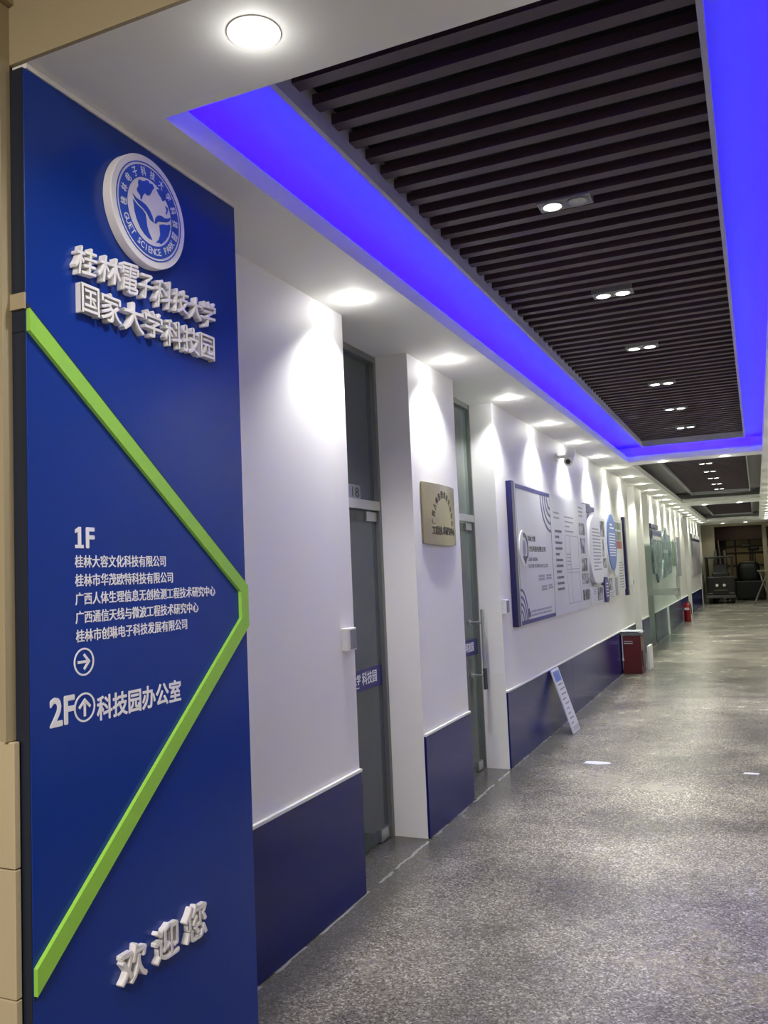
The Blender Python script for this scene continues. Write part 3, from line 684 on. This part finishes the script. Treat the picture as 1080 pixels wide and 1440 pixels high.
lines('text_block', 0.04, 10.36, 10.6, 1.20, 1.27, 3, TXTL, e, words=3, seed=24)
e = oval(11.30, 1.23, 0.17, 0.166, 0.012, 0.058, INDIGO, 'small_oval_panel', None); tag(e, 'small indigo oval plate between two low white panels', 'display panel', GR)
lines('printed_lines', 0.058, 11.22, 11.38, 1.13, 1.33, 5, PRINT, e, words=2, seed=25)
e = empty('display_panel', (0, 0, 0), label='small low white panel with a grey column, right of the small indigo oval', cat='display panel', group=GR)
MB().box(0.012, 0.04, 11.48, 12.56, 1.085, 1.390).build('board', BOARDW, e)
MB().box(0.04, 0.042, 11.58, 11.84, 1.21, 1.37).build('photo_print', PHOTO, e); MB().box(0.04, 0.042, 12.09, 12.32, 1.12, 1.37).build('grey_column', TXTL, e)
lines('text_block', 0.04, 11.60, 11.95, 1.11, 1.19, 3, TXTL, e, words=3, seed=26)

# ------------------------------------------------------------------ far displays
G2 = 'company displays behind the open glass leaf'
e = tag(MB().box(0.002, 0.04, 17.02, 18.3, 2.235, 2.315).build('heading_board', NAVY), 'far dark heading board above the large blue picture panel', 'sign')
text('heading_letters', '企业文化', 0.04, 17.2, 18.1, 2.25, 2.30, INDIGO, e, offset=0.01)
e = empty('picture_panel', (0, 0, 0), label='large blue picture panel seen through the open glass leaf, tapering to a point below', cat='display panel', group=G2)
MB().prism([(17.04, 2.19), (18.8, 2.22), (18.85, 1.8), (18.3, 1.45), (17.75, 1.15), (17.5, 1.33), (17.1, 1.34), (17.04, 1.7)], 0.012, 0.05).build('board', PHOTO2, e)
MB().box(0.05, 0.053, 17.02, 18.8, 2.10, 2.17).build('purple_band', INDIGO, e); MB().box(0.05, 0.053, 17.05, 18.7, 2.01, 2.08).build('white_band', BOARDW2, e)
e = empty('picture_panel', (0, 0, 0), label='pale blue-grey collage panel right of the large blue picture panel', cat='display panel', group=G2)
MB().prism([(18.95, 2.1), (19.8, 2.33), (20.1, 2.17), (20.75, 2.17), (20.9, 1.84), (20.7, 1.32), (19.1, 1.23), (18.5, 1.22), (18.95, 1.6)], 0.012, 0.045).build('board', PHOTO2, e)
MB().box(0.045, 0.048, 19.0, 20.0, 1.75, 1.83).build('white_cutout', BOARDW2, e)
e = tag(MB().prism([(21.05, 2.05), (21.6, 2.1), (21.9, 1.8), (21.7, 1.45), (21.1, 1.5)], 0.012, 0.045).build('picture_panel', PHOTOG), 'narrow green-grey cut-out picture panel before the dark tall strip', 'display panel', G2)
e = tag(MB().box(0.012, 0.05, 22.4, 23.3, 1.19, 2.18).build('picture_panel', TXTL), 'tall plain grey strip panel above the far red extinguisher', 'display panel', G2)
e = empty('far_poster', (0, 0, 0), label='farthest poster on the left wall, dark edged with a white heading and pink sky picture', cat='poster')
MB().box(0.002, 0.04, 28.1, 31.85, 1.10, 2.42).build('board', PHOTO3, e)
MB().box(0.04, 0.045, 28.3, 31.8, 2.29, 2.40).build('heading', BOARDW2, e); MB().box(0.04, 0.045, 28.1, 31.85, 2.22, 2.27).build('dark_band', NAVY, e)

# pipe on the wall between two wainscot sheets
tag(MB().box(0.0, 0.03, 19.34, 19.58, 0.0, 0.60).build('wall_conduit_cover', WHITE), 'short white upright cover strip between two grey-blue wall panels far down', 'cover strip')

# ------------------------------------------------------------------ bullet camera on the wall
cm = empty('security_camera', (0, 8.82, 2.70), label='white bullet security camera on a bracket high on the left wall', cat='camera')
MB().cyl((0, 0, 0), (0.02, 0, 0), 0.045).build('base', LPLASTIC, cm)
MB().cyl((0.01, 0, 0), (0.13, 0.0, 0.0), 0.016).build('bracket_arm', LPLASTIC, cm)
b = MB(); b.cyl((0.14, 0.20, 0.075), (0.155, -0.10, -0.07), 0.040, n=24); b.cyl((0.1405, 0.17, 0.072), (0.156, -0.125, -0.070), 0.047, n=24); bd = b.build('body', LPLASTIC, cm)
MB().cyl((0.156, -0.127, -0.071), (0.1563, -0.131, -0.073), 0.026, n=24).build('lens', BLACKPL, bd)

# ------------------------------------------------------------------ leaning notice board
e = empty('leaning_notice_board', (0, 0, 0), label='narrow pale printed board leaning on the blue wainscot', cat='notice board')
def lean(name, y0, y1, t0, t1, off, th, m, parent):
    # board plane from (0.20, z=0) at the foot to (0.018, z=0.585) at the top
    A = Vector((0.205, 0, 0.004)); B = Vector((0.022, 0, 0.585)); d = B - A; nrm = Vector((d.z, 0, -d.x)).normalized()
    vs = []
    for t in (t0, t1):
        for y in (y0, y1):
            for o in (off, off + th):
                p = A + d * t + nrm * o; vs.append((p.x, y, p.z))
    return MB().add(vs, [(0, 1, 3, 2), (4, 6, 7, 5), (0, 4, 5, 1), (2, 3, 7, 6), (0, 2, 6, 4), (1, 5, 7, 3)]).build(name, m, parent)
lean('board', 7.93, 8.23, 0, 1, 0.0, 0.012, PAPER, e)
lean('blue_heading', 7.96, 8.20, 0.80, 0.96, 0.012, 0.001, BOARDBLUE, e)
rnd = random.Random(5)
for i in range(9):
    t = 0.74 - 0.075 * i; a = 7.97 + rnd.uniform(0, 0.04); lean('printed_line', a, a + rnd.uniform(0.08, 0.2), t, t + 0.02, 0.012, 0.001, TXT, e)
lean('lilac_footer', 7.98, 8.22, 0.03, 0.10, 0.012, 0.001, TXTL, e)
# ------------------------------------------------------------------ scraps on the floor
def scrap(cx, cy, pts, label):
    vs = [(cx + a, cy + b, 0.001) for a, b in pts] + [(cx + a, cy + b, 0.004) for a, b in pts]; n = len(pts)
    return tag(MB().add(vs, [tuple(range(n - 1, -1, -1)), tuple(range(n, 2 * n))] + [(i, (i + 1) % n, n + (i + 1) % n, n + i) for i in range(n)]).build('paper_scrap', PAPER), label, 'scrap')
scrap(0.60, 6.86, [(-0.09, -0.05), (0.02, -0.075), (0.12, -0.03), (0.10, 0.02), (0.0, 0.04), (-0.08, 0.03)], 'flat white paper scrap on the floor in front of the leaning board')
scrap(1.72, 6.75, [(-0.05, -0.02), (0.05, -0.03), (0.06, 0.02), (-0.04, 0.02)], 'small white scrap on the floor near the right side of the corridor')

# ------------------------------------------------------------------ red cabinet with things on top
e = empty('extinguisher_cabinet', (0, 0, 0), label='dark red metal extinguisher cabinet standing on the floor against the blue wainscot', cat='cabinet')
MB().box(0.03, 0.29, 12.42, 12.84, 0.0, 0.53).build('body', RED, e, bevel=0.004)
MB().box(0.05, 0.27, 12.412, 12.42, 0.03, 0.505).build('door', RED, e, bevel=0.002)
MB().box(0.06, 0.18, 12.409, 12.412, 0.425, 0.437).box(0.06, 0.18, 12.409, 12.412, 0.455, 0.463).build('label_strip', PAPER, e)
MB().box(0.29, 0.305, 12.5, 12.56, 0.1, 0.32).build('side_handle', BLACKPL, e)
MB().box(0.0305, 0.034, 12.413, 12.419, 0.06, 0.5).build('hinge', METAL, e)
e = empty('paper_stack', (0, 0, 0), label='crumpled pale papers lying on top of the red cabinet', cat='papers')
rnd = random.Random(9)
for i in range(5):
    a = rnd.uniform(-0.02, 0.02); z = 0.541 + 0.013 * i
    bm = bmesh.new(); bmesh.ops.create_grid(bm, x_segments=8, y_segments=8, size=0.5)
    for v in bm.verts: v.co = Vector((0.16 + a + v.co.x * 0.27, 12.60 + a + v.co.y * 0.36, z + 0.006 * math.sin(v.co.x * 9 + i) * math.cos(v.co.y * 7 + i * 2) + 0.004))
    me = bpy.data.meshes.new('sheet'); bm.to_mesh(me); bm.free(); me.materials.append(PAPER)
    o = bpy.data.objects.new('sheet', me); COL.objects.link(o); o.parent = e; sm = o.modifiers.new('s', 'SOLIDIFY'); sm.thickness = 0.004
e = tag(MB().box(0.30, 0.335, 12.9, 13.3, 0.16, 0.50).build('white_panel_offcut', WHITE), 'white upright panel offcut standing just behind the red cabinet', 'board')
e.data.transform(Matrix.Translation((0.03 - 0.02, 0, -0.158)))
e2 = tag(MB().cyl((0.04, 12.39, 0.22), (0.04, 12.39, 0.545), 0.006, n=8).cyl((0.04, 12.39, 0.535), (0.04, 12.43, 0.545), 0.006, n=8).cyl((0.04, 12.39, 0.19), (0.04, 12.39, 0.225), 0.014, 0.014, n=12).build('pull_cord', PAPER), 'thin white cord with a knob hanging at the corner of the red cabinet', 'cord')

# ------------------------------------------------------------------ fire extinguisher
e = empty('fire_extinguisher', (0.12, 23.35, 0), label='small far red fire extinguisher on the floor by the left wall', cat='fire extinguisher')
prof = [(0.0, 0.0), (0.078, 0.0), (0.084, 0.012), (0.084, 0.40), (0.075, 0.44), (0.05, 0.47), (0.028, 0.485), (0.028, 0.51), (0.0, 0.51)]
bm = bmesh.new(); n = 28; rows = []
for r, z in prof: rows.append([bm.verts.new((r * math.cos(2 * PI * i / n), r * math.sin(2 * PI * i / n), z)) for i in range(n)] if r > 0 else [bm.verts.new((0, 0, z))])
for A, B in zip(rows[:-1], rows[1:]):
    for i in range(n):
        a = A[i % len(A)]; a2 = A[(i + 1) % len(A)]; b = B[i % len(B)]; b2 = B[(i + 1) % len(B)]
        vs = []
        for v in (a, a2, b2, b):
            if v not in vs: vs.append(v)
        bm.faces.new(vs)
me = bpy.data.meshes.new('tank'); bm.to_mesh(me); bm.free(); me.materials.append(EXTRED)
for p in me.polygons: p.use_smooth = True
o = bpy.data.objects.new('tank', me); COL.objects.link(o); o.parent = e
MB().box(-0.02, 0.02, -0.03, 0.03, 0.51, 0.54).box(-0.012, 0.012, -0.13, 0.03, 0.555, 0.57).box(-0.012, 0.012, -0.11, 0.0, 0.53, 0.542).build('valve_lever', BLACKPL, e)
MB().box(-0.06, 0.06, -0.087, -0.083, 0.30, 0.36).build('label_strip', PAPER, e)
hz = MB()
P = [(0, 0.02, 0.52), (0.06, 0.02, 0.5), (0.10, 0.0, 0.4), (0.105, 0, 0.2)]
for a, b in zip(P[:-1], P[1:]): hz.cyl(a, b, 0.011, n=8)
hz.build('hose', BLACKPL, e)

# ------------------------------------------------------------------ end of the corridor
en = MB(); en.box(-0.3, 0.46, 34.0, 34.3, 0, 3.3); en.box(2.10, 2.24, 34.0, 34.3, 0, 3.3); en.box(0.46, 2.10, 34.0, 34.3, 2.80, 3.3); en.box(2.24, 2.70, 34.0, 34.3, 2.72, 3.3)
wall_end = struct('wall_end', en, mat('end_wall_paint', (0.24, 0.21, 0.15), 0.7))
st = MB(); st.box(-0.6, 4.0, 40.2, 40.4, 0, 3.4); st.box(-0.6, -0.5, 34.3, 40.2, 0, 3.4); st.box(4.0, 4.1, 34.3, 40.2, 0, 3.4); st.box(-0.6, 4.1, 34.3, 40.4, 3.3, 3.4)
st.box(-0.5, 4.0, 37.5, 37.6, 2.35, 3.3)
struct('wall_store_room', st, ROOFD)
wn = empty('window_1'); wn['kind'] = 'structure'
wx0, wx1, wz0, wz1 = 0.70, 2.45, 0.75, 2.38; xs = [0.70, 1.08, 1.62, 2.45]; zs = [0.75, 1.30, 1.82, 2.08, 2.38]
for i in range(3):
    for j in range(4):
        MB().box(xs[i] + .02, xs[i + 1] - .02, 38.02, 38.03, zs[j] + .02, zs[j + 1] - .02).build('pane', YELLOWP, wn)
bars = []
for x in xs: MB().box(x - .03, x + .03, 37.97, 38.03, wz0, wz1).build('window_bar', WOODD, wn)
for z in zs: MB().box(wx0, wx1, 37.965, 38.025, z - .025, z + .025).build('window_bar', WOODD, wn)
MB().box(-0.5, 0.68, 38.0, 38.1, 0, 3.3).box(2.48, 4.0, 38.0, 38.1, 0, 3.3).box(0.68, 2.48, 38.0, 38.1, 0, 0.72).box(0.68, 2.48, 38.0, 38.1, 2.4, 3.3).build('surround', ROOFD, wn)
tag(MB().cyl((0.62, 35.6, 0.02), (0.48, 36.2, 2.34), 0.035, n=12).build('leaning_pipe', mat('pale_pipe', (0.4, 0.36, 0.34), 0.5)), 'pale pipe leaning upright in the dark room at the corridor end', 'pipe')

# dark forklift
fk = empty('forklift', (0.62, 32.9, 0), label='small dark forklift truck with overhead guard parked at the corridor end', cat='forklift')
def fb(n, m, *b, bev=0.01): return MB().box(*b).build(n, m, fk, bevel=bev)
fb('counterweight', TRUCK, -0.46, 0.46, -0.40, -0.05, 0.30, 0.98, bev=0.05); fb('chassis', TRUCK, -0.40, 0.40, -0.10, 1.0, 0.24, 0.75)
fb('engine_cover', TRUCK, -0.28, 0.28, -0.1, 0.5, 0.95, 1.10, bev=0.03); fb('seat', BLACKPL, -0.22, 0.22, 0.05, 0.15, 1.02, 1.42, bev=0.03)
fb('bumper', DARKMETAL, -0.48, 0.48, -0.42, -0.30, 0.20, 0.30)
fb('overhead_guard', TRUCK, -0.50, 0.46, -0.25, 0.8, 1.62, 1.69, bev=0.02)
for sx in (-0.45, 0.41):
    for sy in (-0.22, 0.76): fb('guard_post', TRUCK, sx - .03, sx + .03, sy - .03, sy + .03, 0.7, 1.64)
for sx in (-0.12, 0.12): MB().cyl((sx, -0.425, 0.66), (sx, -0.40, 0.66), 0.05, n=20).build('tail_lamp', LAMPG, fk)
for sx in (-0.36, 0.36):
    MB().box(sx - 0.09, sx + 0.09, -0.41, -0.40, 0.36, 0.39).build('reflector_strip', LADDER, fk)
    for sy in (-0.2, 0.85): MB().cyl((sx - 0.06, sy, 0.19), (sx + 0.06, sy, 0.19), 0.19, n=24).build('wheel', RUBBER, fk)
MB().box(-0.22, 0.22, -0.412, -0.40, 0.47, 0.49).build('vent_slot', LADDER, fk)
for sx in (-0.16, 0.16): fb('mast_rail', DARKMETAL, sx - .04, sx + .04, 1.02, 1.10, 0.05, 1.9)

# covered machine and bench in the dark room
e = empty('covered_machine', (1.55, 35.3, 0), label='bulky machine under a black cover on a dark base beyond the forklift', cat='machine')
MB().box(-0.48, 0.50, -0.3, 0.6, 0.06, 0.72).build('base', TARP, e, bevel=0.03)
bm = bmesh.new(); bmesh.ops.create_uvsphere(bm, u_segments=24, v_segments=14, radius=1)
for v in bm.verts:
    p = v.co; v.co = Vector((math.copysign(abs(p.x) ** 0.5, p.x) * 0.40, 0.15 + math.copysign(abs(p.y) ** 0.5, p.y) * 0.36, 1.05 + math.copysign(abs(p.z) ** 0.6, p.z) * 0.42))
me = bpy.data.meshes.new('cover'); bm.to_mesh(me); bm.free(); me.materials.append(TARP); o = bpy.data.objects.new('cover', me); COL.objects.link(o); o.parent = e
for sx in (-0.4, 0.4): MB().box(sx - .05, sx + .05, -0.25, 0.55, 0.0, 0.06).build('skid', WOODD, e)
e = empty('post_with_lamp_heads', (1.72, 36.4, 0), label='dark post carrying two overlapping rounded heads against the yellowish window', cat='machine post')
MB().cyl((0, 0, 0), (0, 0, 1.95), 0.035, n=12).cyl((0.09, 0, 0), (0.09, 0, 1.9), 0.02, n=12).build('post', DARKMETAL, e)
MB().box(-0.40, -0.05, -0.1, 0.1, 2.0, 2.11).build('head', BLACKPL, e, bevel=0.04); MB().box(-0.15, 0.25, -0.12, 0.08, 1.88, 2.01).build('head', BLACKPL, e, bevel=0.05)
MB().box(-0.3, 0.3, -0.2, 0.2, 0.0, 0.06).build('foot', DARKMETAL, e)
# folding ladder at the right
e = empty('folding_trestle', (1.80, 30.5, 0), label='grey metal folding trestle at the far right of the corridor', cat='trestle')
for y in (0, 0.5):
    t = MB(); t.cyl((-0.12, y, 0.02), (0.38, y, 1.15), 0.022, n=10); t.cyl((0.40, y, 0.02), (0.10, y, 1.15), 0.022, n=10); t.build('leg_frame', LADDER, e)
for z, a in ((0.35, 0.02), (0.75, 0.2)):
    MB().cyl((a, 0, z), (a, 0.5, z), 0.015, n=8).build('crossbar', LADDER, e)
MB().box(0.05, 0.42, -0.02, 0.52, 1.12, 1.16).build('top_board', LADDER, e)

# tidy the helper used for lettering
bpy.data.objects.remove(tobj)
